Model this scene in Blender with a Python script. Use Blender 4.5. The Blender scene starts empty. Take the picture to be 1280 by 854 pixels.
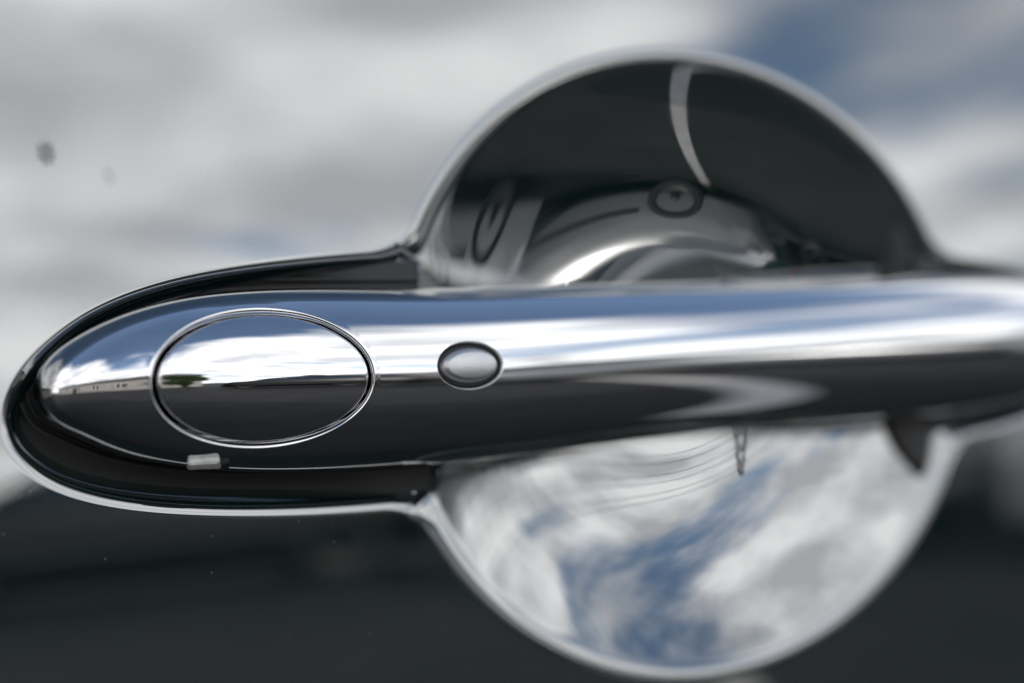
import bpy, bmesh, math, random
import numpy as np
from mathutils import Vector, Matrix
from mathutils.geometry import delaunay_2d_cdt

S = 0.001                       # the door is modelled in millimetres
sc = bpy.context.scene
col = sc.collection
random.seed(4)

# ------------------------------------------------------------------ camera
GROUND_Z = -0.84                # ground below the middle of the handle
CAM = np.array([-195.29, -221.28, 23.78])
YAW, PITCH, FPX = math.radians(34), math.radians(3.75), 1600.0
cam = bpy.data.cameras.new('camera')
cam.sensor_width = 36.0
cam.lens = 36.0 * FPX / 1280.0
cam.clip_start = 0.01
cam.clip_end = 3000
cam.dof.use_dof = True
cam.dof.focus_distance = 0.230
cam.dof.aperture_fstop = 4.6
cam.dof.aperture_blades = 0
camo = bpy.data.objects.new('camera', cam)
camo.location = CAM * S
camo.rotation_euler = (math.pi / 2 - PITCH, 0, -YAW)
col.objects.link(camo)
sc.camera = camo

# ------------------------------------------------------------------ sky and sun
SUN_EL, SUN_AZ = math.radians(27), math.radians(8)     # azimuth from +Y towards +X: behind the car
world = bpy.data.worlds.new('World')
sc.world = world
world.use_nodes = True
nt = world.node_tree
nt.nodes.clear()
N, L = nt.nodes.new, nt.links.new
out = N('ShaderNodeOutputWorld')
bg = N('ShaderNodeBackground')
bg.inputs['Strength'].default_value = 0.15
L(bg.outputs[0], out.inputs[0])
sky = N('ShaderNodeTexSky')
sky.sky_type = 'NISHITA'
sky.sun_disc = False
sky.sun_elevation = SUN_EL
sky.sun_rotation = SUN_AZ
sky.air_density = 1.0
sky.dust_density = 0.1
sky.ozone_density = 2.0
tc = N('ShaderNodeTexCoord')
sep = N('ShaderNodeSeparateXYZ')
L(tc.outputs['Generated'], sep.inputs[0])
zc = N('ShaderNodeMath'); zc.operation = 'MAXIMUM'; zc.inputs[1].default_value = 0.0
L(sep.outputs['Z'], zc.inputs[0])
zo = N('ShaderNodeMath'); zo.operation = 'ADD'; zo.inputs[1].default_value = 0.24
L(zc.outputs[0], zo.inputs[0])
dvx = N('ShaderNodeMath'); dvx.operation = 'DIVIDE'
dvy = N('ShaderNodeMath'); dvy.operation = 'DIVIDE'
L(sep.outputs['X'], dvx.inputs[0]); L(zo.outputs[0], dvx.inputs[1])
L(sep.outputs['Y'], dvy.inputs[0]); L(zo.outputs[0], dvy.inputs[1])
cmb = N('ShaderNodeCombineXYZ')
L(dvx.outputs[0], cmb.inputs[0]); L(dvy.outputs[0], cmb.inputs[1])
CLOUD_OFF = (5.32, 5.27, 0.0)
mp = N('ShaderNodeMapping'); mp.inputs['Location'].default_value = CLOUD_OFF
L(cmb.outputs[0], mp.inputs[0])
n1 = N('ShaderNodeTexNoise'); n1.inputs['Scale'].default_value = 0.85; n1.inputs['Detail'].default_value = 5
n1.inputs['Roughness'].default_value = 0.50; n1.inputs['Distortion'].default_value = 0.35
L(mp.outputs[0], n1.inputs['Vector'])
r1 = N('ShaderNodeMapRange'); r1.interpolation_type = 'SMOOTHSTEP'
r1.inputs['From Min'].default_value = 0.315; r1.inputs['From Max'].default_value = 0.425; r1.inputs['To Min'].default_value = 0.02
hi = N('ShaderNodeMapRange'); hi.interpolation_type = 'SMOOTHSTEP'      # cloud banks close up towards the horizon
hi.inputs['From Min'].default_value = 0.42; hi.inputs['From Max'].default_value = 0.88; hi.inputs['To Max'].default_value = 0.24
L(sep.outputs['Z'], hi.inputs['Value'])
sb = N('ShaderNodeMath'); sb.operation = 'SUBTRACT'
L(n1.outputs['Fac'], sb.inputs[0]); L(hi.outputs[0], sb.inputs[1])
L(sb.outputs[0], r1.inputs['Value'])
n2 = N('ShaderNodeTexNoise'); n2.inputs['Scale'].default_value = 2.6; n2.inputs['Detail'].default_value = 6
mp2 = N('ShaderNodeMapping'); mp2.inputs['Location'].default_value = (9.3, 4.4, 2.0)
L(cmb.outputs[0], mp2.inputs[0]); L(mp2.outputs[0], n2.inputs['Vector'])
cr = N('ShaderNodeValToRGB')
cr.color_ramp.elements[0].position = 0.38; cr.color_ramp.elements[0].color = (6.0, 6.15, 6.4, 1)
cr.color_ramp.elements[1].position = 0.62; cr.color_ramp.elements[1].color = (11.6, 11.7, 11.8, 1)
L(n2.outputs['Fac'], cr.inputs[0])
mx = N('ShaderNodeMix'); mx.data_type = 'RGBA'; mx.clamp_factor = True
hz = N('ShaderNodeMapRange'); hz.interpolation_type = 'SMOOTHSTEP'      # the pale haze every cloudy sky has low down
hz.inputs['From Min'].default_value = 0.36; hz.inputs['From Max'].default_value = -0.02; hz.inputs['To Max'].default_value = 0.9
L(sep.outputs['Z'], hz.inputs['Value'])
hm = N('ShaderNodeMath'); hm.operation = 'MAXIMUM'
L(r1.outputs[0], hm.inputs[0]); L(hz.outputs[0], hm.inputs[1])
L(hm.outputs[0], mx.inputs['Factor'])
L(sky.outputs[0], mx.inputs[6]); L(cr.outputs[0], mx.inputs[7])
L(mx.outputs[2], bg.inputs[0])

sun = bpy.data.lights.new('sun', 'SUN')
sun.energy = 2.2
sun.angle = math.radians(0.53)
sun.color = (1.0, 0.95, 0.88)
suno = bpy.data.objects.new('sun', sun)
sd = Vector((math.sin(SUN_AZ) * math.cos(SUN_EL), math.cos(SUN_AZ) * math.cos(SUN_EL), math.sin(SUN_EL)))
suno.rotation_euler = sd.to_track_quat('Z', 'Y').to_euler()
suno.location = sd * 20
col.objects.link(suno)

sc.view_settings.view_transform = 'Standard'
sc.view_settings.look = 'None'
sc.view_settings.gamma = 1.0
sc.view_settings.exposure = 0.42
sc.view_settings.use_curve_mapping = False
sc.cycles.max_bounces = 12
sc.cycles.glossy_bounces = 8
sc.cycles.use_denoising = True

# ------------------------------------------------------------------ helpers
def mat(name, base=(.5, .5, .5), rough=.5, metal=0., ior=1.5, noise=None, bump=None, coat=0.):
    m = bpy.data.materials.new(name); m.use_nodes = True
    t = m.node_tree; b = t.nodes['Principled BSDF']
    b.inputs['Base Color'].default_value = (*base, 1)
    b.inputs['Roughness'].default_value = rough
    b.inputs['Metallic'].default_value = metal
    b.inputs['IOR'].default_value = ior
    b.inputs['Coat Weight'].default_value = coat
    if noise or bump:
        c = t.nodes.new('ShaderNodeTexCoord')
    if noise:                                    # (scale, second colour)
        nz = t.nodes.new('ShaderNodeTexNoise'); nz.inputs['Scale'].default_value = noise[0]; nz.inputs['Detail'].default_value = 6
        t.links.new(c.outputs['Object'], nz.inputs['Vector'])
        rp = t.nodes.new('ShaderNodeValToRGB')
        rp.color_ramp.elements[0].position = .35; rp.color_ramp.elements[1].position = .65
        rp.color_ramp.elements[0].color = (*base, 1); rp.color_ramp.elements[1].color = (*noise[1], 1)
        t.links.new(nz.outputs['Fac'], rp.inputs[0]); t.links.new(rp.outputs[0], b.inputs['Base Color'])
    if bump:                                     # (scale, strength, distance)
        nb = t.nodes.new('ShaderNodeTexNoise'); nb.inputs['Scale'].default_value = bump[0]; nb.inputs['Detail'].default_value = 4
        t.links.new(c.outputs['Object'], nb.inputs['Vector'])
        bp = t.nodes.new('ShaderNodeBump'); bp.inputs['Strength'].default_value = bump[1]; bp.inputs['Distance'].default_value = bump[2]
        t.links.new(nb.outputs['Fac'], bp.inputs['Height']); t.links.new(bp.outputs[0], b.inputs['Normal'])
    return m

def tag(o, label=None, cat=None, group=None, kind=None):
    if label: o['label'] = label
    if cat: o['category'] = cat
    if group: o['group'] = group
    if kind: o['kind'] = kind
    return o

def empty(name, loc=(0, 0, 0), rz=0.):
    o = bpy.data.objects.new(name, None); o.location = loc; o.rotation_euler = (0, 0, rz)
    o.empty_display_size = .1
    col.objects.link(o); return o

def mesh_obj(name, verts, faces, m, parent=None, normals=None, smooth=True):
    me = bpy.data.meshes.new(name)
    me.from_pydata([tuple(map(float, v)) for v in verts], [], [tuple(map(int, f)) for f in faces])
    if smooth: me.polygons.foreach_set('use_smooth', [True] * len(me.polygons))
    me.materials.append(m)
    if normals is not None:
        me.normals_split_custom_set_from_vertices([tuple(map(float, n)) for n in normals])
    me.update()
    o = bpy.data.objects.new(name, me); col.objects.link(o)
    if parent: o.parent = parent
    return o

def bm_obj(name, bm, m, parent=None, smooth=False):
    bmesh.ops.recalc_face_normals(bm, faces=bm.faces)
    me = bpy.data.meshes.new(name); bm.to_mesh(me); bm.free()
    if smooth: me.polygons.foreach_set('use_smooth', [True] * len(me.polygons))
    me.materials.append(m)
    o = bpy.data.objects.new(name, me); col.objects.link(o)
    if parent: o.parent = parent
    return o

def sstep(t): t = np.clip(t, 0, 1); return t * t * (3 - 2 * t)

def spline(xk, yk):
    """natural cubic spline through the knots, as a function"""
    xk = np.asarray(xk, float); yk = np.asarray(yk, float); n = len(xk); h = np.diff(xk)
    A = np.zeros((n, n)); r = np.zeros(n); A[0, 0] = A[-1, -1] = 1
    for i in range(1, n - 1):
        A[i, i - 1], A[i, i], A[i, i + 1] = h[i - 1], 2 * (h[i - 1] + h[i]), h[i]
        r[i] = 6 * ((yk[i + 1] - yk[i]) / h[i] - (yk[i] - yk[i - 1]) / h[i - 1])
    M2 = np.linalg.solve(A, r)
    def fn(x):
        x = np.clip(np.asarray(x, float), xk[0], xk[-1])
        i = np.clip(np.searchsorted(xk, x) - 1, 0, n - 2); d = x - xk[i]; hi = h[i]
        return (yk[i] + d * ((yk[i + 1] - yk[i]) / hi - hi * (2 * M2[i] + M2[i + 1]) / 6)
                + d * d * M2[i] / 2 + d ** 3 * (M2[i + 1] - M2[i]) / (6 * hi))
    return fn

def ellipse_sd(x, z, c, r):
    """signed distance to an ellipse (good near its edge), negative inside"""
    px, pz = (x - c[0]) / r[0], (z - c[1]) / r[1]
    k0 = np.sqrt(px * px + pz * pz) + 1e-9
    k1 = np.sqrt((px / r[0]) ** 2 + (pz / r[1]) ** 2) + 1e-9
    return k0 * (k0 - 1) / k1

# ------------------------------------------------------------------ materials
def add_dust(m, scale, lo, amount, colour):
    """fine dust specks lying on a polished surface"""
    t = m.node_tree; b = t.nodes['Principled BSDF']; o = t.nodes['Material Output']
    c = t.nodes.new('ShaderNodeTexCoord')
    v = t.nodes.new('ShaderNodeTexVoronoi'); v.inputs['Scale'].default_value = scale
    t.links.new(c.outputs['Object'], v.inputs['Vector'])
    r = t.nodes.new('ShaderNodeMapRange'); r.inputs['From Min'].default_value = lo; r.inputs['From Max'].default_value = 0
    r.inputs['To Max'].default_value = amount
    t.links.new(v.outputs['Distance'], r.inputs['Value'])
    hs = t.nodes.new('ShaderNodeMath'); hs.operation = 'GREATER_THAN'; hs.inputs[1].default_value = .72
    sx = t.nodes.new('ShaderNodeSeparateColor'); t.links.new(v.outputs['Color'], sx.inputs[0]); t.links.new(sx.outputs[0], hs.inputs[0])
    mu = t.nodes.new('ShaderNodeMath'); mu.operation = 'MULTIPLY'
    t.links.new(r.outputs[0], mu.inputs[0]); t.links.new(hs.outputs[0], mu.inputs[1])
    d = t.nodes.new('ShaderNodeBsdfDiffuse'); d.inputs[0].default_value = (*colour, 1)
    mxs = t.nodes.new('ShaderNodeMixShader')
    t.links.new(mu.outputs[0], mxs.inputs[0]); t.links.new(b.outputs[0], mxs.inputs[1]); t.links.new(d.outputs[0], mxs.inputs[2])
    t.links.new(mxs.outputs[0], o.inputs[0])

PAINT = mat('dark_green_paint', (.0045, .013, .012), .015, 0, 3.4)
add_dust(PAINT, 420, .10, .35, (.45, .45, .45))
def add_finish(m, scale, dist, r0, r1_):
    """faint waviness of the lacquer or plating and uneven polish"""
    t = m.node_tree; b = t.nodes['Principled BSDF']; c = t.nodes.new('ShaderNodeTexCoord')
    n = t.nodes.new('ShaderNodeTexNoise'); n.inputs['Scale'].default_value = scale; n.inputs['Detail'].default_value = 2
    t.links.new(c.outputs['Object'], n.inputs['Vector'])
    bp = t.nodes.new('ShaderNodeBump'); bp.inputs['Strength'].default_value = 1; bp.inputs['Distance'].default_value = dist
    t.links.new(n.outputs['Fac'], bp.inputs['Height']); t.links.new(bp.outputs[0], b.inputs['Normal'])
    n2_ = t.nodes.new('ShaderNodeTexNoise'); n2_.inputs['Scale'].default_value = 55; n2_.inputs['Detail'].default_value = 7; n2_.inputs['Roughness'].default_value = .7
    t.links.new(c.outputs['Object'], n2_.inputs['Vector'])
    r = t.nodes.new('ShaderNodeMapRange'); r.inputs['From Min'].default_value = .45; r.inputs['From Max'].default_value = .7
    r.inputs['To Min'].default_value = r0; r.inputs['To Max'].default_value = r1_
    t.links.new(n2_.outputs['Fac'], r.inputs['Value']); t.links.new(r.outputs[0], b.inputs['Roughness'])
def add_soft_reflections(m, spots):
    """blurred dark reflections painted in as soft spots: (centre, radius, amount)"""
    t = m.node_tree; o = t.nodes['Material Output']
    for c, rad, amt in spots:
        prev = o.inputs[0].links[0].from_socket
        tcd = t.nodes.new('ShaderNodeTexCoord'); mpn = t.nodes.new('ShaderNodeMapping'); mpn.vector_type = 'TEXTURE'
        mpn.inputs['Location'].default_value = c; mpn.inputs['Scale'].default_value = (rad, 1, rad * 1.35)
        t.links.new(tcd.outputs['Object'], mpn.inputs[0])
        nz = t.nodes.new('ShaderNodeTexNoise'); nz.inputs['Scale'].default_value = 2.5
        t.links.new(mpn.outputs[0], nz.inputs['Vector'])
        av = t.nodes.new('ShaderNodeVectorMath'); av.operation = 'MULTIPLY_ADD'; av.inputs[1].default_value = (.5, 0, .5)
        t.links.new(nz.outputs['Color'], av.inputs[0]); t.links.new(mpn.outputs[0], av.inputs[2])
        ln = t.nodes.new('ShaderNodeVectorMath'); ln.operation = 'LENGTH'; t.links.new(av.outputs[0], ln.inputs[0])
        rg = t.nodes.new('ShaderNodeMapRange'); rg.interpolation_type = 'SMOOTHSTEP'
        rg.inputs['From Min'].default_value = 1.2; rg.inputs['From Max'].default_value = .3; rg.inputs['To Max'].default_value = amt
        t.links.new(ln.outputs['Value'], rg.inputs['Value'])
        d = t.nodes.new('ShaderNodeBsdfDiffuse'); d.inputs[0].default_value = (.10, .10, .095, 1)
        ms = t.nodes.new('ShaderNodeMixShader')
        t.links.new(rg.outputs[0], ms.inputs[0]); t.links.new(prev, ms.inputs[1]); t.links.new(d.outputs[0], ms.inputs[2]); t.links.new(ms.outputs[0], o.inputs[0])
CHROME = mat('chrome', (.64, .64, .645), .012, 1)
add_dust(CHROME, 900, .12, .30, (.5, .5, .5))
add_finish(PAINT, 320, .0000030, .015, .05)
add_finish(CHROME, 260, .0000014, .010, .08)
RUBBER = mat('black_rubber', (.014, .014, .014), .55, 0, 1.5, bump=(900, .15, .0003))
SATIN = mat('satin_metal', (.62, .62, .62), .5, 1, bump=(2600, .25, .0002))
PLASTIC = mat('grey_plastic', (.62, .62, .60), .5, noise=(600, (.40, .40, .38)))
SHELL = mat('body_paint', (.004, .010, .0095), .05, 0, 3.4)
GLASS = mat('tinted_glass', (.01, .014, .014), .02, 0, 1.8)
TYRE = mat('tyre_rubber', (.02, .02, .02), .8)
RIM = mat('alloy', (.05, .05, .05), .5, .5)

# ------------------------------------------------------------------ the car: door skin with its round recess
def panel(x, z):
    """how far (mm) the smooth door skin lies behind the plane y=0"""
    return z * math.tan(math.radians(7.0)) + z * z / (2 * 850.0) + (x - 12) ** 2 / (2 * 3600.0)

R_ = np.array([math.cos(YAW), -math.sin(YAW), 0.])
F_ = np.array([math.sin(YAW) * math.cos(PITCH), math.cos(YAW) * math.cos(PITCH), -math.sin(PITCH)])
U_ = np.cross(R_, F_)
def door_point(px, py, off=0.):
    """place on the door skin (plus off mm) measured from the photograph"""
    d = F_ + R_ * (px - 640) / FPX - U_ * (py - 427) / FPX
    y = 0.
    for _ in range(30):
        p = CAM + d * (y - CAM[1]) / d[1]
        y = panel(p[0], p[2]) + off
    return p

MID_X = 10.5                    # middle of the grip
CUP_C, CUP_R = (14.5, -0.5), (91.0, 74.5)
# slot: rounded left end traced, right end mirrored about the middle of the handle
_left = [(520, 314), (420, 320), (300, 334), (200, 355), (120, 386), (60, 428), (20, 474), (4, 520), (14, 562),
         (50, 598), (105, 622), (180, 636), (280, 642), (400, 640), (525, 630)]
_pl = np.array([door_point(*p)[[0, 2]] for p in _left])
add_soft_reflections(PAINT, [(tuple(door_point(61, 187) * S), .0019, .6), (tuple(door_point(139, 216) * S), .0016, .14)])  # two blurred reflections in the lacquer, put in as colour
def smooth_closed(pts, n):
    pts = np.asarray(pts); P = len(pts); o = []
    for i in range(P):
        a, b, c, d = pts[i - 1], pts[i], pts[(i + 1) % P], pts[(i + 2) % P]
        for k in range(n):
            t = k / n
            o.append(.5 * ((2 * b) + (c - a) * t + (2 * a - 5 * b + 4 * c - d) * t * t + (3 * b - a - 3 * c + d) * t ** 3))
    return np.array(o)
_tl, _bl = _pl[0], _pl[-1]
_right = np.array([(2 * MID_X - p[0] + 3, p[1]) for p in _pl[::-1]])
_right[:, 1] = np.where(_right[:, 1] > 0, _right[:, 1] * .97, _right[:, 1])
_midb = [(x, -24.6) for x in np.linspace(-45, 70, 6)]
_midt = [(x, 24.6) for x in np.linspace(70, -45, 6)]
SLOT = smooth_closed(np.vstack([_pl, _midb, _right, _midt]), 10)

def poly_sd(x, z, P):
    x = np.asarray(x, float).ravel(); z = np.asarray(z, float).ravel()
    A = P; B = np.roll(P, -1, 0); E = B - A; ee = (E ** 2).sum(1) + 1e-12
    res = np.empty(len(x))
    for s in range(0, len(x), 4000):
        qx = x[s:s + 4000, None]; qz = z[s:s + 4000, None]
        wx, wz = qx - A[:, 0], qz - A[:, 1]
        t = np.clip((wx * E[:, 0] + wz * E[:, 1]) / ee, 0, 1)
        dd = np.sqrt(((wx - t * E[:, 0]) ** 2 + (wz - t * E[:, 1]) ** 2).min(1))
        cond = ((A[:, 1] <= qz) & (B[:, 1] > qz)) | ((B[:, 1] <= qz) & (A[:, 1] > qz))
        xi = A[:, 0] + (qz - A[:, 1]) * E[:, 0] / np.where(np.abs(E[:, 1]) < 1e-9, 1e-9, E[:, 1])
        ins = ((cond & (qx < xi)).sum(1) % 2) == 1
        res[s:s + 4000] = np.where(ins, -dd, dd)
    return res

def dists(x, z):
    ds = poly_sd(x, z, SLOT) - 0.9; dc = ellipse_sd(np.ravel(x), np.ravel(z), CUP_C, CUP_R)
    m = np.minimum(ds, dc); k = 7.0
    h = np.maximum(k - np.abs(ds - dc), 0) / k
    sm = m - h * h * k * .25
    return ds, dc, sm

SLOT_DEPTH = 7.0
_t = np.linspace(0, 120, 12001); _dt = _t[1] - _t[0]
_sl = 3.1 * sstep(_t / 6.6)
_hs = np.cumsum(_sl) * _dt
def slot_depth(dc):
    return 3.0 + (SLOT_DEPTH - 3.0) * sstep((dc - 1) / 24.0)       # shallower towards the cup
def cap_depth(h, D):
    return np.where(h < D - 1.2, h, D - 1.2 + 1.2 * np.tanh((h - D + 1.2) / 1.2))
RIM_ANG = math.radians(39)
_rr = np.clip(1 - _t / 73.5, 0, 1)
_sb = math.tan(RIM_ANG) * _rr ** 1.7 * sstep((_t + .3) / 6.5)
_hb = np.cumsum(_sb) * _dt
def depth(x, z):
    """recess depth (mm) below the smooth skin"""
    ds, dc, sm = dists(x, z)
    corr = sm - np.minimum(ds, dc)
    hs = cap_depth(np.interp(-(ds + corr), _t, _hs), slot_depth(dc))
    # elliptical bowl: depth from the scaled radius so that it stays one smooth dish
    px, pz = (np.ravel(x) - CUP_C[0]) / CUP_R[0], (np.ravel(z) - CUP_C[1]) / CUP_R[1]
    tt = (1 - np.sqrt(px * px + pz * pz)) * 73.5 - corr
    hb = np.interp(tt, _t, _hb) - np.ravel(z) * math.tan(math.radians(1.0)) * np.clip(1 - px * px - pz * pz, 0, 1) ** 1.5
    w = sstep((dc - ds + 5.0) / 10.0)          # one rounded lip runs on from the slot into the cup
    lip = w * hs + (1 - w) * hb
    k = 1.5
    h = np.maximum(k - np.abs(lip - hb), 0) / k
    return np.maximum(lip, hb) + h * h * k * .25 * w * sstep(np.minimum(lip, hb) / .8)

def skin(x, z): return panel(np.ravel(x), np.ravel(z)) + depth(x, z)

def build_panel(parent):
    # contour-following rings around the edge of the opening
    ang = np.linspace(0, 2 * math.pi, 1500, endpoint=False)
    base = []
    # walk out from the cup middle until the union outline is met, then space evenly
    far = np.full(len(ang), 260.0); near = np.zeros(len(ang))
    for _ in range(32):
        mid = (far + near) / 2
        _, _, sm = dists(CUP_C[0] + mid * np.cos(ang), CUP_C[1] + mid * np.sin(ang))
        near = np.where(sm < 0, mid, near); far = np.where(sm < 0, far, mid)
    o = np.stack([CUP_C[0] + near * np.cos(ang), CUP_C[1] + near * np.sin(ang)], 1)
    seg = np.sqrt(((np.roll(o, -1, 0) - o) ** 2).sum(1)); cum = np.concatenate([[0], np.cumsum(seg)])
    n = int(cum[-1] / .7); u = np.linspace(0, cum[-1], n, endpoint=False)
    oo = np.vstack([o, o[:1]])
    o = np.stack([np.interp(u, cum, oo[:, 0]), np.interp(u, cum, oo[:, 1])], 1)
    def grad(p):
        e = .05
        g = np.stack([dists(p[:, 0] + e, p[:, 1])[2] - dists(p[:, 0] - e, p[:, 1])[2],
                      dists(p[:, 0], p[:, 1] + e)[2] - dists(p[:, 0], p[:, 1] - e)[2]], 1) / (2 * e)
        return g / (np.linalg.norm(g, axis=1, keepdims=True) + 1e-9)
    g = grad(o)
    rings = []
    for d in np.concatenate([np.arange(-8.4, 1.6, .42), [2.4, 3.4]]):
        p = o + g * d
        for _ in range(3):
            p = p - grad(p) * (dists(p[:, 0], p[:, 1])[2] - d)[:, None]
        ok = np.abs(dists(p[:, 0], p[:, 1])[2] - d) < .05
        rings.append(p[ok])
    # where the slot runs into the bowl
    th = np.linspace(0, 2 * math.pi, 900, endpoint=False)
    for d in np.arange(-14, 0, .8):
        p = np.stack([CUP_C[0] + (CUP_R[0] + d) * np.cos(th), CUP_C[1] + (CUP_R[1] + d) * np.sin(th)], 1)
        rings.append(p[np.abs(p[:, 1]) < 40])
    R = np.vstack(rings)
    def grid(x0, x1, z0, z1, s):
        X, Z = np.meshgrid(np.arange(x0, x1, s), np.arange(z0, z1, s)); X[::2] += s * .5
        return np.stack([X.ravel(), Z.ravel()], 1)
    G1 = grid(-80, 101, -76, 78, 1.5); sm = dists(G1[:, 0], G1[:, 1])[2]; G1 = G1[sm < -8.7]
    G1b = grid(-150, 176, -32, 32, 1.5); d_ = dists(G1b[:, 0], G1b[:, 1]); G1b = G1b[(d_[2] < -8.7) & (d_[1] > .5)]
    G2 = grid(-230, 240, -150, 150, 5.); sm = dists(G2[:, 0], G2[:, 1])[2]; G2 = G2[sm > 4.5]
    G3 = grid(-720, 520, -560, 330, 40.); G3 = G3[(G3[:, 0] < -235) | (G3[:, 0] > 245) | (np.abs(G3[:, 1]) > 155)]
    pts = np.vstack([R, G1, G1b, G2, G3])
    key = np.unique(np.round(pts / .18).astype(np.int64), axis=0, return_index=True)[1]
    pts = pts[np.sort(key)]
    res = delaunay_2d_cdt([Vector(p) for p in pts], [], [], 0, 1e-6)
    V = np.array([tuple(v) for v in res[0]]); Fc = res[2]
    x, z = V[:, 0], V[:, 1]
    e = .04
    y = skin(x, z)
    dx = (skin(x + e, z) - skin(x - e, z)) / (2 * e); dz = (skin(x, z + e) - skin(x, z - e)) / (2 * e)
    nrm = np.stack([dx, -np.ones_like(dx), dz], 1); nrm /= np.linalg.norm(nrm, axis=1, keepdims=True)
    vv = np.stack([x, y, z], 1) * S
    F3 = np.array(Fc)
    a, b, c = vv[F3[:, 0]], vv[F3[:, 1]], vv[F3[:, 2]]
    fl = np.cross(b - a, c - a)[:, 1] > 0
    F3[fl] = F3[fl][:, ::-1]
    return mesh_obj('door_panel', vv, F3, PAINT, parent, nrm)

car = empty('car', (0, 0, GROUND_Z))
tag(car, 'dark green car door with chrome handle over a round recess', 'car')
def put(o): o.location = (0, 0, -GROUND_Z); return o
door = put(build_panel(car))

# ------------------------------------------------------------------ the chrome handle
_top = [(64, 457), (100, 424), (150, 397), (200, 380), (300, 364), (400, 360), (520, 360), (660, 357), (800, 354), (1000, 350), (1280, 356)]
_bot = [(64, 527), (100, 549), (150, 569), (200, 580), (300, 589), (400, 588), (520, 580), (660, 566), (800, 548), (1000, 530), (1280, 497)]
AXIS = -3.0                                     # the bar's own middle plane, mm from the skin at handle height
def hp(p):
    d = F_ + R_ * (p[0] - 640) / FPX - U_ * (p[1] - 427) / FPX
    return CAM + d * (AXIS - CAM[1]) / d[1]
T = np.array([hp(p) for p in _top]); B = np.array([hp(p) for p in _bot])
TIP = hp((53, 491))
END = 2 * MID_X - TIP[0] + 3
CU = 22.0
def x_of(u):                                     # square-root spacing near both ends keeps the tips round
    LU = END - TIP[0] + CU
    w = np.minimum(u, LU - u)
    d = np.where(w < CU, w * w / (2 * CU), w - CU / 2)
    return np.where(u <= LU / 2, TIP[0] + d, END - d)
def u_of(x):
    d = np.minimum(x - TIP[0], END - x); d = np.maximum(d, 0)
    w = np.where(d < CU / 2, np.sqrt(2 * CU * d), d + CU / 2)
    return np.where(x - TIP[0] <= END - x, w, END - TIP[0] + CU - w)
ULEN = END - TIP[0] + CU
def prof(K):
    xk = np.concatenate([[TIP[0]], K[:, 0]]); zk = np.concatenate([[TIP[2]], K[:, 2]])
    keep = xk < 90
    xk, zk = xk[keep], zk[keep]
    # right end as the left end, mirrored
    mx_ = END - (xk[:6][::-1] - TIP[0]); mz = zk[:6][::-1]
    xk = np.concatenate([xk, mx_]); zk = np.concatenate([zk, mz])
    return spline(u_of(xk), zk)
ztop, zbot = prof(T), prof(B)
def section(u):
    t, b = ztop(u), zbot(u)
    a = np.maximum((t - b) / 2, .02); zc_ = (t + b) / 2
    w = np.minimum(u, ULEN - u)
    bf = 15.5 * np.sqrt(np.clip(1 - (1 - np.clip(w / 95, 0, 1)) ** 2.2, 0, 1)) + .02     # how far the bar stands out
    bb = 7.0 * np.sqrt(np.clip(1 - (1 - np.clip(w / 40, 0, 1)) ** 2, 0, 1)) + .02
    yc = AXIS + 5.0 * np.exp(-(w / 26) ** 2)
    return zc_, a, bf, bb, yc
KEY_C, KEY_R = None, None
def raw(u, v):
    """bar surface; v is the section angle: 0 faces out, +90 up"""
    zc_, a, bf, bb, yc = section(u)
    c, s = np.cos(v), np.sin(v)
    y = np.where(c > 0, yc - bf * np.abs(c) ** .92 * np.sign(c), yc - bb * c)
    return np.stack([x_of(u), y, zc_ + a * s], -1)
def front_uv(x, z):
    u = u_of(x); zc_, a, *_ = section(u)
    return u, np.arcsin(np.clip((z - zc_) / a, -.999, .999))
def bar_ellipse(px, l, r, t, b):
    """centre and radii of an oval on the bar's face, from where its edges stand in the photograph"""
    def hit(x, y):
        d = F_ + R_ * (x - 640) / FPX - U_ * (y - 427) / FPX
        tt = 150.0
        for _ in range(400):
            p = CAM + d * tt
            u, v = front_uv(p[0], p[2]); q = raw(u, v)
            tt += (q[1] - p[1]) * .7
        return p
    pl_, pr_ = hit(l, (t + b) / 2), hit(r, (t + b) / 2)
    pt_, pb_ = hit(px, t), hit(px, b)
    return ((pl_[0] + pr_[0]) / 2, (pt_[2] + pb_[2]) / 2), ((pr_[0] - pl_[0]) / 2, (pt_[2] - pb_[2]) / 2)
KEY_C, KEY_R = bar_ellipse(325, 192, 465, 389, 557)
BTN_C, BTN_R = bar_ellipse(588, 548, 628, 428, 485)
print('key', KEY_C, KEY_R, 'button', BTN_C, BTN_R)

def normal_of(fn, u, v):
    e = 1e-3; ev = 1e-4
    du = fn(np.minimum(u + e, ULEN), v) - fn(np.maximum(u - e, 0), v); dv = fn(u, v + ev) - fn(u, v - ev)
    n = np.cross(du, dv); ln = np.linalg.norm(n, axis=1, keepdims=True)
    n = n / np.where(ln < 1e-12, 1, ln)
    return n
def qs(P, v):
    fr = np.cos(v) > .02
    qk = np.where(fr, ellipse_sd(P[:, 0], P[:, 2], KEY_C, KEY_R), 50.)
    qb = np.where(fr, ellipse_sd(P[:, 0], P[:, 2], BTN_C, BTN_R), 50.)
    return qk, qb
def bar(u, v):
    P = raw(u, v); qk, qb = qs(P, v)
    n = normal_of(raw, u, v)
    d = .04 * np.exp(-((qk - .9) / .5) ** 2) - 2.0 * (1 - sstep((qk + .40) / .95))
    d = d - 2.2 * (1 - sstep((qb + .5) / .8))
    return P + n * d[:, None]
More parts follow.
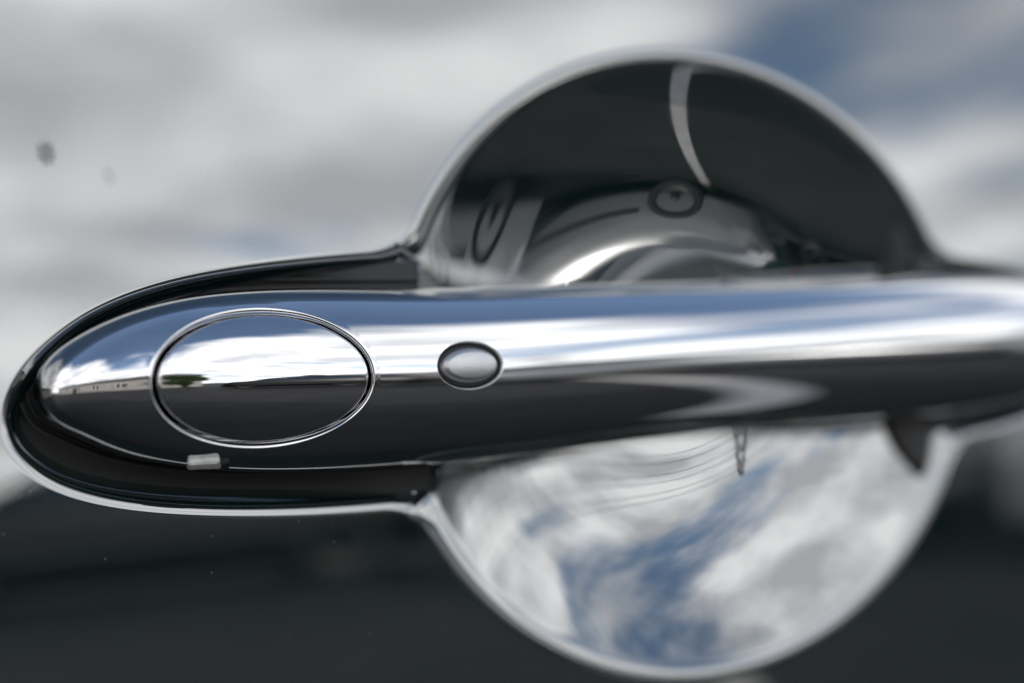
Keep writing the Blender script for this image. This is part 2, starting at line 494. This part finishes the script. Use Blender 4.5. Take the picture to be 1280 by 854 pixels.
def key_cap(u, v):
    P = raw(u, v); qk, _ = qs(P, v); n = normal_of(raw, u, v)
    t = np.clip((-qk - .35) / .8, 0, 1)
    d = .12 - 1.3 * (1 - np.sqrt(np.clip(1 - (1 - t) ** 2, 0, 1)))
    rr = ((P[:, 0] - KEY_C[0]) / KEY_R[0]) ** 2 + ((P[:, 2] - KEY_C[1]) / KEY_R[1]) ** 2
    d = d + .35 * np.clip(1 - rr, 0, 1)
    return P + n * d[:, None]
def button_cap(u, v):
    P = raw(u, v); _, qb = qs(P, v); n = normal_of(raw, u, v)
    t = np.clip((-qb - .85) / 1.2, 0, 1)
    d = .35 - 1.7 * (1 - np.sqrt(np.clip(1 - (1 - t) ** 2, 0, 1)))
    rr = ((P[:, 0] - BTN_C[0]) / BTN_R[0]) ** 2 + ((P[:, 2] - BTN_C[1]) / BTN_R[1]) ** 2
    d = d + .9 * np.clip(1 - rr * 1.4, 0, 1)
    return P + n * d[:, None]

def ring_uv(C, R, q, n):
    th = np.linspace(0, 2 * math.pi, n, endpoint=False)
    ct, st = np.cos(th), np.sin(th)
    nx, nz = ct / R[0], st / R[1]; ln = np.hypot(nx, nz)
    x = C[0] + R[0] * ct + q * nx / ln; z = C[1] + R[1] * st + q * nz / ln
    u, v = front_uv(x, z)
    return np.stack([u, v], 1)
VS = 16.0
def cdt_mesh(pts, fn, name, m, parent, keep=None, wrap=False):
    P = pts.copy(); P[:, 1] *= VS
    res = delaunay_2d_cdt([Vector(p) for p in P], [], [], 0, 1e-6)
    V = np.array([tuple(v) for v in res[0]]); u, v = V[:, 0], V[:, 1] / VS
    Fc = np.array(res[2])
    X = fn(u, v); nrm = normal_of(fn, u, v)
    bad = np.linalg.norm(nrm, axis=1) < .5
    nrm[bad] = np.array([-1., 0, 0]) * np.sign(ULEN / 2 - u[bad])[:, None]
    a, b, c = X[Fc[:, 0]], X[Fc[:, 1]], X[Fc[:, 2]]
    fn_ = np.cross(b - a, c - a); ar = np.linalg.norm(fn_, axis=1)
    fl = (fn_ * nrm[Fc].mean(1)).sum(1) < 0
    Fc[fl] = Fc[fl][:, ::-1]
    Fc = Fc[ar > 1e-7]
    if keep is not None:
        qq = keep(u, v); Fc = Fc[(qq[Fc] > 0).all(1)]
    return mesh_obj(name, X * S, Fc, m, parent, nrm)

handle = None
def build_handle():
    global handle
    gu = np.concatenate([np.linspace(0, 30, 26), np.linspace(30, ULEN - 30, 190)[1:-1], np.linspace(ULEN - 30, ULEN, 26)])
    gv = np.linspace(-math.pi, math.pi, 97)
    UU, VV = np.meshgrid(gu, gv); G = np.stack([UU.ravel(), VV.ravel()], 1)
    P = raw(G[:, 0], G[:, 1]); qk, qb = qs(P, G[:, 1])
    G = G[(np.abs(qk - .5) > 2.8) & (np.abs(qb - .5) > 2.8)]
    rings = [G]
    for q in np.arange(-1.6, 3.2, .16): rings.append(ring_uv(KEY_C, KEY_R, q, 420))
    for q in np.arange(-1.6, 3.2, .16): rings.append(ring_uv(BTN_C, BTN_R, q, 150))
    handle = put(cdt_mesh(np.vstack(rings), bar, 'door_handle', CHROME, car))
    pts = [np.array([[*np.array(front_uv(*KEY_C))]])]
    for f in np.linspace(.04, .9, 22):
        th = np.linspace(0, 2 * math.pi, max(10, int(140 * f)), endpoint=False) + f * 7
        u, v = front_uv(KEY_C[0] + KEY_R[0] * f * np.cos(th), KEY_C[1] + KEY_R[1] * f * np.sin(th))
        pts.append(np.stack([u, v], 1))
    for q in np.arange(-1.8, -.34, .12): pts.append(ring_uv(KEY_C, KEY_R, q, 420))
    cdt_mesh(np.vstack(pts), key_cap, 'key_cover', CHROME, handle)
    pts = [np.array([[*np.array(front_uv(*BTN_C))]])]
    for f in np.linspace(.1, .55, 8):
        th = np.linspace(0, 2 * math.pi, max(10, int(60 * f)), endpoint=False) + f * 7
        u, v = front_uv(BTN_C[0] + BTN_R[0] * f * np.cos(th), BTN_C[1] + BTN_R[1] * f * np.sin(th))
        pts.append(np.stack([u, v], 1))
    for q in np.arange(-2.4, -.84, .12): pts.append(ring_uv(BTN_C, BTN_R, q, 140))
    cdt_mesh(np.vstack(pts), button_cap, 'push_button', SATIN, handle)
    # rubber seal filling the gap round the button
    def seal(u, v):
        P = raw(u, v); _, qb = qs(P, v); n = normal_of(raw, u, v)
        d = -.75 - .5 * ((qb + .6) / .6) ** 2
        return P + n * np.maximum(d, -1.9)[:, None]
    pts = [ring_uv(BTN_C, BTN_R, q, 140) for q in np.arange(-1.7, .3, .14)]
    cdt_mesh(np.vstack(pts), seal, 'button_seal', RUBBER, handle,
             keep=lambda u, v: qs(raw(u, v), v)[1] + 1.75)
build_handle()

# small grey release tab with its slot under the key cover
def tab(name, px, m, w, h, t, lift):
    c = hp(px); u, v = front_uv(c[0], c[2]); q = raw(u, v); n = normal_of(raw, np.array([u]), np.array([v]))[0]
    up = np.array([0., 0., 1.]); rx = np.cross(up, n); rx /= np.linalg.norm(rx); rx *= -np.sign(-rx[0]) if rx[0] else 1
    if rx[0] < 0: rx = -rx
    uz = np.cross(n, rx); uz = uz if uz[2] > 0 else -uz
    bm = bmesh.new(); V = []
    for dz in (-t, t):
        for sx, sz in ((-1, -1), (1, -1), (.88, 1), (-.92, .75)):
            V.append(bm.verts.new(Vector((q + rx * sx * w / 2 + uz * sz * h / 2 + n * (dz / 2 + lift)) * S)))
    for f in ((0, 1, 2, 3), (4, 5, 6, 7), (0, 1, 5, 4), (1, 2, 6, 5), (2, 3, 7, 6), (3, 0, 4, 7)): bm.faces.new([V[i] for i in f])
    bmesh.ops.bevel(bm, geom=bm.edges[:], offset=.00025, segments=2, affect='EDGES')
    bm_obj(name, bm, m, handle, False)
tab('release_tab', (240, 571), PLASTIC, 5.8, 2.5, 1.4, .35)
tab('tab_slot', (263, 574), RUBBER, 2.2, 3.2, 1.0, .1)

# ------------------------------------------------------------------ rubber base the handle ends sit on
def build_gasket(mirror):
    uu = np.linspace(0, float(u_of(np.array([-65.5]))[0]), 90)
    tp = np.stack([x_of(uu), ztop(uu)], 1); bt = np.stack([x_of(uu), zbot(uu)], 1)
    o = np.vstack([tp[::-1], bt[1:]])                    # from the bowl, round the tip, back to the bowl
    tg = np.gradient(o, axis=0); tg /= np.linalg.norm(tg, axis=1, keepdims=True)
    nm = np.stack([tg[:, 1], -tg[:, 0]], 1)
    if (nm[0] * np.array([0, 1])).sum() < 0: nm = -nm
    gap = -poly_sd(o[:, 0], o[:, 1], SLOT)
    K = 14
    V, Fc = [], []
    for i in range(len(o)):
        g = max(2.2, gap[i] - 2.6 + 1.7 * float(sstep((o[i][0] + 82) / 8)))
        prof_ = [(g, 9.5), (g, 5.6), (g - .25, 5.0), (g - .7, 4.8), (max(2.0, g - 1.2), 4.7), (1.75, 3.9), (1.4, 3.7), (1.1, 4.0), (.9, 5.2), (.55, 5.3), (.3, 4.7), (-.1, 4.5), (-1.4, 5.6), (-4, 9.5)]
        for q, dpt in prof_:
            p = o[i] + nm[i] * q
            x = 2 * MID_X + 3 - p[0] if mirror else p[0]
            D = float(slot_depth(ellipse_sd(p[0], p[1], CUP_C, CUP_R))) / SLOT_DEPTH
            V.append((x, panel(x, p[1]) + dpt * D, p[1]))
    for i in range(len(o) - 1):
        for k in range(K - 1):
            Fc.append((i * K + k, i * K + k + 1, (i + 1) * K + k + 1, (i + 1) * K + k))
    for i in (0, len(o) - 1):                            # closed cut ends
        Fc.append(tuple(i * K + k for k in range(K)))
    return put(mesh_obj('handle_base_seal', np.array(V) * S, Fc, RUBBER, car))
gasket = build_gasket(False)
build_gasket(True)

# added black solid for the dark wedge-shaped reflection at the cup's right edge
def dark_wedge():
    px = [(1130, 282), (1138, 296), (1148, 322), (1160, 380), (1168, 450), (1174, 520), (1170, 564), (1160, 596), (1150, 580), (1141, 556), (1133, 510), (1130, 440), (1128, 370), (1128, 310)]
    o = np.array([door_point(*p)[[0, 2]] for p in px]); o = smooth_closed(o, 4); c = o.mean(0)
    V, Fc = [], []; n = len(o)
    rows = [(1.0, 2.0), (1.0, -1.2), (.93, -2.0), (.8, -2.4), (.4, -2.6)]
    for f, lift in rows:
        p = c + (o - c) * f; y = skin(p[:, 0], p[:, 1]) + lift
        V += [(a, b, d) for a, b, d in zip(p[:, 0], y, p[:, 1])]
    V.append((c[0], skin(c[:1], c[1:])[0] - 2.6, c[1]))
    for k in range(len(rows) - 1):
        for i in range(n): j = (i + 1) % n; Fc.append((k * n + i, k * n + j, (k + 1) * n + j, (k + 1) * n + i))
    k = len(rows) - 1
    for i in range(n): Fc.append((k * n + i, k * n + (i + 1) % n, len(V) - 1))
    put(mesh_obj('dark_wedge', np.array(V) * S, Fc, RUBBER, car))
dark_wedge()

# ------------------------------------------------------------------ ground
ASPHALT = mat('asphalt', (.008, .0078, .0074), .9, noise=(1.6, (.019, .0182, .0172)), bump=(90, .4, .01))
bm = bmesh.new(); bmesh.ops.create_grid(bm, x_segments=1, y_segments=1, size=1200)
g = bm_obj('ground', bm, ASPHALT); g.location = (0, 0, GROUND_Z); tag(g, kind='structure')

# ------------------------------------------------------------------ vehicles
def box(bm, x0, x1, y0, y1, z0, z1):
    v = [bm.verts.new(p) for p in ((x0, y0, z0), (x1, y0, z0), (x1, y1, z0), (x0, y1, z0), (x0, y0, z1), (x1, y0, z1), (x1, y1, z1), (x0, y1, z1))]
    for f in ((0, 3, 2, 1), (4, 5, 6, 7), (0, 1, 5, 4), (1, 2, 6, 5), (2, 3, 7, 6), (3, 0, 4, 7)): bm.faces.new([v[i] for i in f])

def wheel(parent, x, y, r, out):
    """tyre with its rim: lathe about the axle"""
    def lathe(name, pr, m, par):
        n = 40; V, Fc = [], []
        for i in range(n):
            a = 2 * math.pi * i / n
            for rad, w in pr: V.append((math.cos(a) * rad, out * w, math.sin(a) * rad))
        K = len(pr)
        for i in range(n):
            for k in range(K - 1):
                j = (i + 1) % n; Fc.append((i * K + k, i * K + k + 1, j * K + k + 1, j * K + k))
        return mesh_obj(name, V, Fc, m, par)
    w = empty('wheel', (x, y, r)); w.parent = parent
    lathe('tyre', [(r * .66, -.18), (r * .95, -.18), (r, -.15), (r, -.03), (r * .95, 0), (r * .68, 0), (r * .66, -.02)], TYRE, w)
    lathe('rim', [(r * .66, -.02), (r * .60, -.015), (r * .55, -.05), (r * .2, -.03), (r * .16, -.005), (0.001, -.005)], RIM, w)

def build_car(root, paint, Ln, prof_top, wd, wheels_x, wr, glass, trims=(), tumble=.17, beltz=.92, sill=.2):
    """root at ground level, car along local x, near side at y=0, far side at y=wd (inwards)"""
    xs = np.linspace(0, Ln, 61)
    top = np.interp(xs, [p[0] for p in prof_top], [p[1] for p in prof_top])
    kx = np.ones(5) / 5; pad = np.concatenate([[top[0]] * 2, top, [top[-1]] * 2]); top = np.convolve(pad, kx, 'valid')
    V, Fc = [], []
    K = 0
    for i, x in enumerate(xs):
        e = min(x, Ln - x); rd = .16 * max(0, 1 - e / .45) ** 2       # plan view rounding of the corners
        zt = top[i]
        half = wd / 2
        pts = []
        lev = [(sill, .06), (sill + .08, .015), (.52, .0), (.74, .012), (min(beltz, zt - .02), .05)]
        for z, ins in lev: pts.append((half - ins - rd, z))
        if zt > beltz + .06:
            f = (zt - beltz) / .5
            pts += [(half - .05 - tumble * f * .5 - rd, beltz + (zt - beltz) * .5), (half - .06 - tumble * f - rd, zt - .05), (half - .16 - tumble * f - rd, zt - .012), (0, zt + .015)]
        else:
            pts += [(half - .09 - rd, zt - .014), (half - .13 - rd, zt - .006), (half - .3 - rd, zt), (0, zt + .02)]
        ring = [(half - w_, z) for w_, z in pts] + [(half + w_, z) for w_, z in pts[::-1][1:]]
        K = len(ring); V += [(x, y, z) for y, z in ring]
    for i in range(len(xs) - 1):
        for k in range(K - 1): Fc.append((i * K + k, (i + 1) * K + k, (i + 1) * K + k + 1, i * K + k + 1))
        Fc.append((i * K + K - 1, (i + 1) * K + K - 1, (i + 1) * K, i * K))
    Fc += [tuple(range(K)), tuple(range((len(xs) - 1) * K, len(xs) * K))]
    bm = bmesh.new(); vs = [bm.verts.new(v) for v in V]
    for f in Fc: bm.faces.new([vs[i] for i in f])
    body = bm_obj('body', bm, paint, root, True)
    for x in wheels_x:
        wheel(root, x, -.005, wr, -1); wheel(root, x, wd + .005, wr, 1)
    for pts in glass:                             # side windows, near and far side
        for s in (0, 1):
            V = []
            for x, z in pts:
                f = (z - beltz) / .5; y = .05 + tumble * max(0, f) - .012
                V += [(x, y if s == 0 else wd - y, z), (x, (y + .02) if s == 0 else wd - y - .02, z)]
            n = len(pts); Fc = [tuple(range(0, 2 * n, 2)), tuple(range(2 * n - 1, 0, -2))]
            Fc += [(2 * i, 2 * ((i + 1) % n), 2 * ((i + 1) % n) + 1, 2 * i + 1) for i in range(n)]
            bm = bmesh.new(); vs = [bm.verts.new(v) for v in V]
            for f in Fc: bm.faces.new([vs[i] for i in f])
            bm_obj('side_window', bm, GLASS, root)
    for name, bx, m in trims:
        bm = bmesh.new(); box(bm, *bx); bmesh.ops.bevel(bm, geom=bm.edges[:], offset=.012, segments=2, affect='EDGES')
        bm_obj(name, bm, m, root)

# rest of the photographed car, behind its door skin: it throws the shade the camera stands in
shell = empty('body_shell', (-1.55, .15, 0)); shell.parent = car
build_car(shell, SHELL, 3.75, [(0, .75), (.08, .98), (.22, 1.30), (.5, 1.43), (1.6, 1.45), (2.25, 1.34), (2.75, 1.0), (3.4, .90), (3.7, .72), (3.75, .6)],
          1.55, (.55, 3.0), .29, [[(.45, .96), (1.25, .96), (1.25, 1.33), (.55, 1.3)], [(1.32, .96), (2.55, .96), (2.2, 1.27), (1.32, 1.34)]])
for ch in list(shell.children): ch.parent = car; ch.location = Vector(ch.location) + shell.location
bpy.data.objects.remove(shell)

def polar(az, d): a = math.radians(az); return (d * math.sin(a), -d * math.cos(a), GROUND_Z)
RED = mat('red_lamp', (.16, .008, .008), .2); WHITE_L = mat('lamp_lens', (.7, .7, .7), .1)
DARKTRIM = mat('dark_trim', (.02, .02, .02), .6)
HATCH = [(0, .7), (.06, .95), (.25, 1.34), (.6, 1.46), (1.9, 1.48), (2.6, 1.32), (3.2, 1.0), (3.9, .88), (4.15, .72), (4.2, .55)]
VAN = [(0, 1.5), (.04, 1.85), (.15, 1.95), (3.6, 1.97), (3.9, 1.85), (4.4, 1.15), (5.0, 1.0), (5.15, .8), (5.2, .55)]
def hatch_windows(): return [[(.35, .97), (1.3, .97), (1.3, 1.36), (.6, 1.36)], [(1.38, .97), (2.3, .97), (2.25, 1.37), (1.38, 1.37)], [(2.38, .97), (2.95, .97), (2.38, 1.32)]]
def hatch_trims():
    return [('tail_lamp', (-.02, .1, .10, .34, .7, .86), RED), ('tail_lamp', (-.02, .1, 1.42, 1.66, .7, .86), RED),
            ('headlamp', (4.0, 4.2, .16, .45, .6, .72), WHITE_L), ('headlamp', (4.0, 4.2, 1.31, 1.6, .6, .72), WHITE_L),
            ('bumper', (-.05, .12, .2, 1.56, .34, .52), DARKTRIM), ('side_moulding', (1.0, 3.0, -.02, .02, .46, .53), DARKTRIM)]
def parked(name, label, paint, az, d, rz, kind='hatch', off=2., lat=0.):
    a = math.radians(rz); p = polar(az, d)
    r = empty(name, (p[0] - off * math.cos(a), p[1] - off * math.sin(a), p[2]), a)
    r.location += Vector((math.sin(a), -math.cos(a), 0)) * lat
    tag(r, label, 'van' if kind == 'van' else 'car', 'vehicles parked across the yard')
    if kind == 'hatch':
        build_car(r, paint, 4.2, HATCH, 1.76, (.75, 3.35), .31, hatch_windows(), hatch_trims())
    else:
        build_car(r, paint, 5.2, VAN, 1.9, (.95, 4.2), .34, [[(3.0, 1.15), (3.95, 1.15), (3.75, 1.7), (3.0, 1.7)]],
                  [('tail_lamp', (-.02, .06, .06, .16, 1.0, 1.2), RED), ('tail_lamp', (-.02, .06, 1.74, 1.84, 1.0, 1.2), RED),
                   ('side_moulding', (.4, 4.8, -.02, .02, .5, .6), DARKTRIM), ('stripe', (.3, 2.9, -.012, .03, 1.03, 1.08), RED)],
                  tumble=.1, beltz=1.1)
    return r
SILVER = mat('silver_paint', (.62, .63, .64), .25, .3, 1.6)
BLACKP = mat('black_paint', (.004, .004, .005), .3, 0, 1.4)
REDP = mat('dark_red_paint', (.16, .012, .015), .15, 0, 1.5)
GREENP = mat('bottle_green_paint', (.03, .055, .05), .12, 0, 1.6)
parked('parked_car', 'silver hatchback parked across the asphalt', SILVER, 84, 4.5, 84 + 172, off=2.1)
parked('parked_van', 'dark green van with a red stripe parked across the asphalt', GREENP, 40, 10.2, 40 + 186, 'van', off=2.6)
parked('parked_car', 'black hatchback standing in for the dark figure behind the camera', BLACKP, 12, 7.6, 12 + 180, off=2.1)  # added car: its dark reflection stands in for the person behind the camera
parked('parked_car', 'dark red hatchback parked beyond the silver car', REDP, 96, 7.5, 96 + 180, off=2.1)
GREYP = mat('grey_paint', (.20, .21, .22), .2, .2, 1.6)
parked('parked_car', 'mid grey hatchback parked between the silver car and the green van', GREYP, 52, 6.0, 52 + 150, off=2.1)
WHITEP = mat('road_paint', (.66, .62, .56), .7, noise=(9, (.50, .47, .42)))
def bay_line(a, b, w, z):
    a, b = Vector(a), Vector(b); d = (b - a).normalized(); n = Vector((-d.y, d.x)) * w / 2
    V = [(*(a - n), z), (*(b - n), z), (*(b + n), z), (*(a + n), z)]
    o = mesh_obj('bay_line', V, [(0, 1, 2, 3)], WHITEP, smooth=False); tag(o, kind='structure')
bay_line((.75, -.15), (3.9, -5.3), .105, GROUND_Z + .004)

# ------------------------------------------------------------------ buildings
RENDERW = mat('pale_render', (.38, .36, .33), .85, noise=(1.4, (.30, .28, .26)), bump=(40, .2, .01))
CONC = mat('grey_cladding', (.26, .26, .25), .8, noise=(.9, (.2, .2, .2)))
ROOFT = mat('slate_roof', (.09, .085, .085), .8, noise=(3, (.06, .06, .06)))
FRAME = mat('white_frame', (.75, .75, .74), .5)
WGLASS = mat('window_glass', (.02, .025, .028), .05, 0, 1.6)
def house(name, label, loc, rz, W, D, H, RH, rows, ncol, wall_m, win=(1.1, 1.2)):
    r = empty(name, loc, math.radians(rz)); tag(r, label, 'house' if RH > 0 else 'building')
    bm = bmesh.new(); box(bm, -W / 2, W / 2, 0, D, 0, H)
    if RH:
        v = [bm.verts.new(p) for p in ((-W / 2, 0, H), (-W / 2, D, H), (-W / 2, D / 2, H + RH), (W / 2, 0, H), (W / 2, D, H), (W / 2, D / 2, H + RH))]
        bm.faces.new((v[0], v[1], v[2])); bm.faces.new((v[5], v[4], v[3]))
    bm_obj('wall', bm, wall_m, r)
    bm = bmesh.new()
    if RH:
        for s in (0, 1):
            a = [(-W / 2 - .3, (-.4 if s == 0 else D + .4), H - .4 * RH / (D / 2)), (W / 2 + .3, (-.4 if s == 0 else D + .4), H - .4 * RH / (D / 2)), (W / 2 + .3, D / 2, H + RH), (-W / 2 - .3, D / 2, H + RH)]
            lo = [bm.verts.new(p) for p in a]; up = [bm.verts.new((x, y, z + .18)) for x, y, z in a]
            bm.faces.new(lo); bm.faces.new(up)
            for i in range(4): bm.faces.new((lo[i], lo[(i + 1) % 4], up[(i + 1) % 4], up[i]))
    else:
        box(bm, -W / 2 - .15, W / 2 + .15, -.15, D + .15, H + .003, H + .35)
    bm_obj('roof', bm, ROOFT, r)
    for z in rows:
        for k in range(ncol):
            x = -W / 2 + (k + .5) * W / ncol
            bm = bmesh.new(); box(bm, x - win[0] / 2, x + win[0] / 2, -.06, .05, z, z + win[1]); w = bm_obj('window', bm, FRAME, r)
            for s in (-1, 1):
                bm = bmesh.new(); box(bm, x + s * win[0] / 4 - win[0] * .21, x + s * win[0] / 4 + win[0] * .21, -.075, -.061, z + .07, z + win[1] - .07)
                bm_obj('pane', bm, WGLASS, w)
    bm = bmesh.new(); box(bm, W * .1, W * .1 + 1.0, -.07, .05, 0, 2.1); bm_obj('door', bm, DARKTRIM, r)
    return r
house('house', 'pale gabled house with slate roof beyond the yard', polar(-46, 12), -46 + 180, 19, 8, 3.3, 1.5, (1.0,), 6, RENDERW)
house('warehouse', 'long grey flat-roofed building with a row of windows', polar(35, 42), 35 + 180, 24, 9, 4.2, 0, (1.6,), 9, CONC, (1.5, 1.6))

# ------------------------------------------------------------------ trees
BARK = mat('bark', (.05, .04, .03), .9)
LEAF = mat('leaves', (.035, .06, .02), .6, noise=(1.2, (.06, .09, .03)))
def tree(label, loc, h, seed, kind='tree', group='trees behind the yard'):
    rnd = random.Random(seed); r = empty(kind, loc); tag(r, label, kind, group)
    bm = bmesh.new()
    def limb(a, b, r0, r1):
        a, b = Vector(a), Vector(b); q = (b - a).to_track_quat('Z', 'Y'); rings = []
        for c, rad in ((a, r0), (b, r1)):
            rings.append([bm.verts.new(c + q @ Vector((math.cos(k * math.pi / 4) * rad, math.sin(k * math.pi / 4) * rad, 0))) for k in range(8)])
        for k in range(8): bm.faces.new((rings[0][k], rings[0][(k + 1) % 8], rings[1][(k + 1) % 8], rings[1][k]))
    limb((0, 0, 0), (.1, 0, h * .55), .18, .1)
    ctr = []
    for k in range(11):
        a = rnd.random() * 6.28; rr = h * (.08 + .22 * rnd.random()); z = h * (.4 + .5 * rnd.random())
        p = (math.cos(a) * rr, math.sin(a) * rr, z); ctr.append((p, h * (.10 + .08 * rnd.random()))); limb((.06, 0, h * (.3 + .2 * rnd.random())), p, .06, .02)
    bm_obj('trunk', bm, BARK, r)
    V, Fc = [], []
    for (c, rad) in ctr:
        for _ in range(230):
            d = Vector((rnd.gauss(0, 1), rnd.gauss(0, 1), rnd.gauss(0, 1))).normalized() * rad * (rnd.random() ** .4)
            p = Vector(c) + d; s = .10 + .08 * rnd.random()
            t1 = Vector((rnd.gauss(0, 1), rnd.gauss(0, 1), rnd.gauss(0, 1))).normalized(); t2 = t1.orthogonal().normalized()
            i = len(V); V += [p - t1 * s, p + t2 * s * .5, p + t1 * s, p - t2 * s * .5]; Fc.append((i, i + 1, i + 2, i + 3))
    mesh_obj('crown', V, Fc, LEAF, r, smooth=False)
tree('broad leafy tree standing at the end of the grey building', polar(17, 44), 5.2, 1)
tree('tall leafy tree between the house and the grey building', polar(-14, 34), 5.2, 2)
tree('slim leafy tree beyond the parked silver hatchback', polar(74, 40), 5.4, 3)
tree('low leafy tree beside the gabled house', polar(-24, 20), 4.6, 5)

tree('dense dark shrub growing beside the gabled house', polar(-13, 7.6), 2.3, 8, 'shrub', None)

# ------------------------------------------------------------------ pylons and their lines
STEEL = mat('galvanised_steel', (.10, .10, .10), .6)
def strut(bm, a, b, r):
    a, b = Vector(a), Vector(b); q = (b - a).to_track_quat('Z', 'Y'); rg = []
    for c in (a, b): rg.append([bm.verts.new(c + q @ Vector((x * r, y * r, 0))) for x, y in ((1, 1), (-1, 1), (-1, -1), (1, -1))])
    for k in range(4): bm.faces.new((rg[0][k], rg[0][(k + 1) % 4], rg[1][(k + 1) % 4], rg[1][k]))
def pylon(label, loc, rz, h):
    r = empty('electricity_pylon', loc, math.radians(rz)); tag(r, label, 'pylon')
    bm = bmesh.new(); n = 9
    def corner(i, k):
        f = i / n; w = h * (.11 * (1 - f) ** 1.3 + .012)
        return (w * (1, -1, -1, 1)[k], w * (1, 1, -1, -1)[k], h * f)
    for i in range(n):
        for k in range(4):
            strut(bm, corner(i, k), corner(i + 1, k), .10)
            strut(bm, corner(i, k), corner(i + 1, (k + 1) % 4), .06); strut(bm, corner(i + 1, k), corner(i + 1, (k + 1) % 4), .06)
    bm_obj('tower', bm, STEEL, r); tips = []
    for f, w in ((.62, .2), (.76, .17), (.9, .14)):
        bm = bmesh.new()
        for s in (-1, 1):
            strut(bm, (0, 0, h * f + h * .03), (0, s * h * w, h * f), .09); strut(bm, (0, 0, h * f), (0, s * h * w, h * f), .09)
            tips.append(Matrix.Translation(loc) @ Matrix.Rotation(math.radians(rz), 4, 'Z') @ Vector((0, s * h * w, h * f)))
        bm_obj('cross_arm', bm, STEEL, r)
    return r, tips
p1, t1 = pylon('lattice steel pylon far behind the grey building', polar(36, 118), 20, 31)
p2, t2 = pylon('lattice steel pylon carrying cables over the yard', polar(95, 90), 20, 26)
for a, b in zip(t1, t2):
    bm = bmesh.new(); prev = None
    for i in range(25):
        f = i / 24; p = a.lerp(b, f); p.z -= 4.0 * 4 * f * (1 - f) * .5
        if prev is not None: strut(bm, prev, p, .06)
        prev = p
    inv = p1.matrix_basis.inverted()
    bmesh.ops.transform(bm, matrix=inv, verts=bm.verts)
    bm_obj('cable', bm, STEEL, p1)
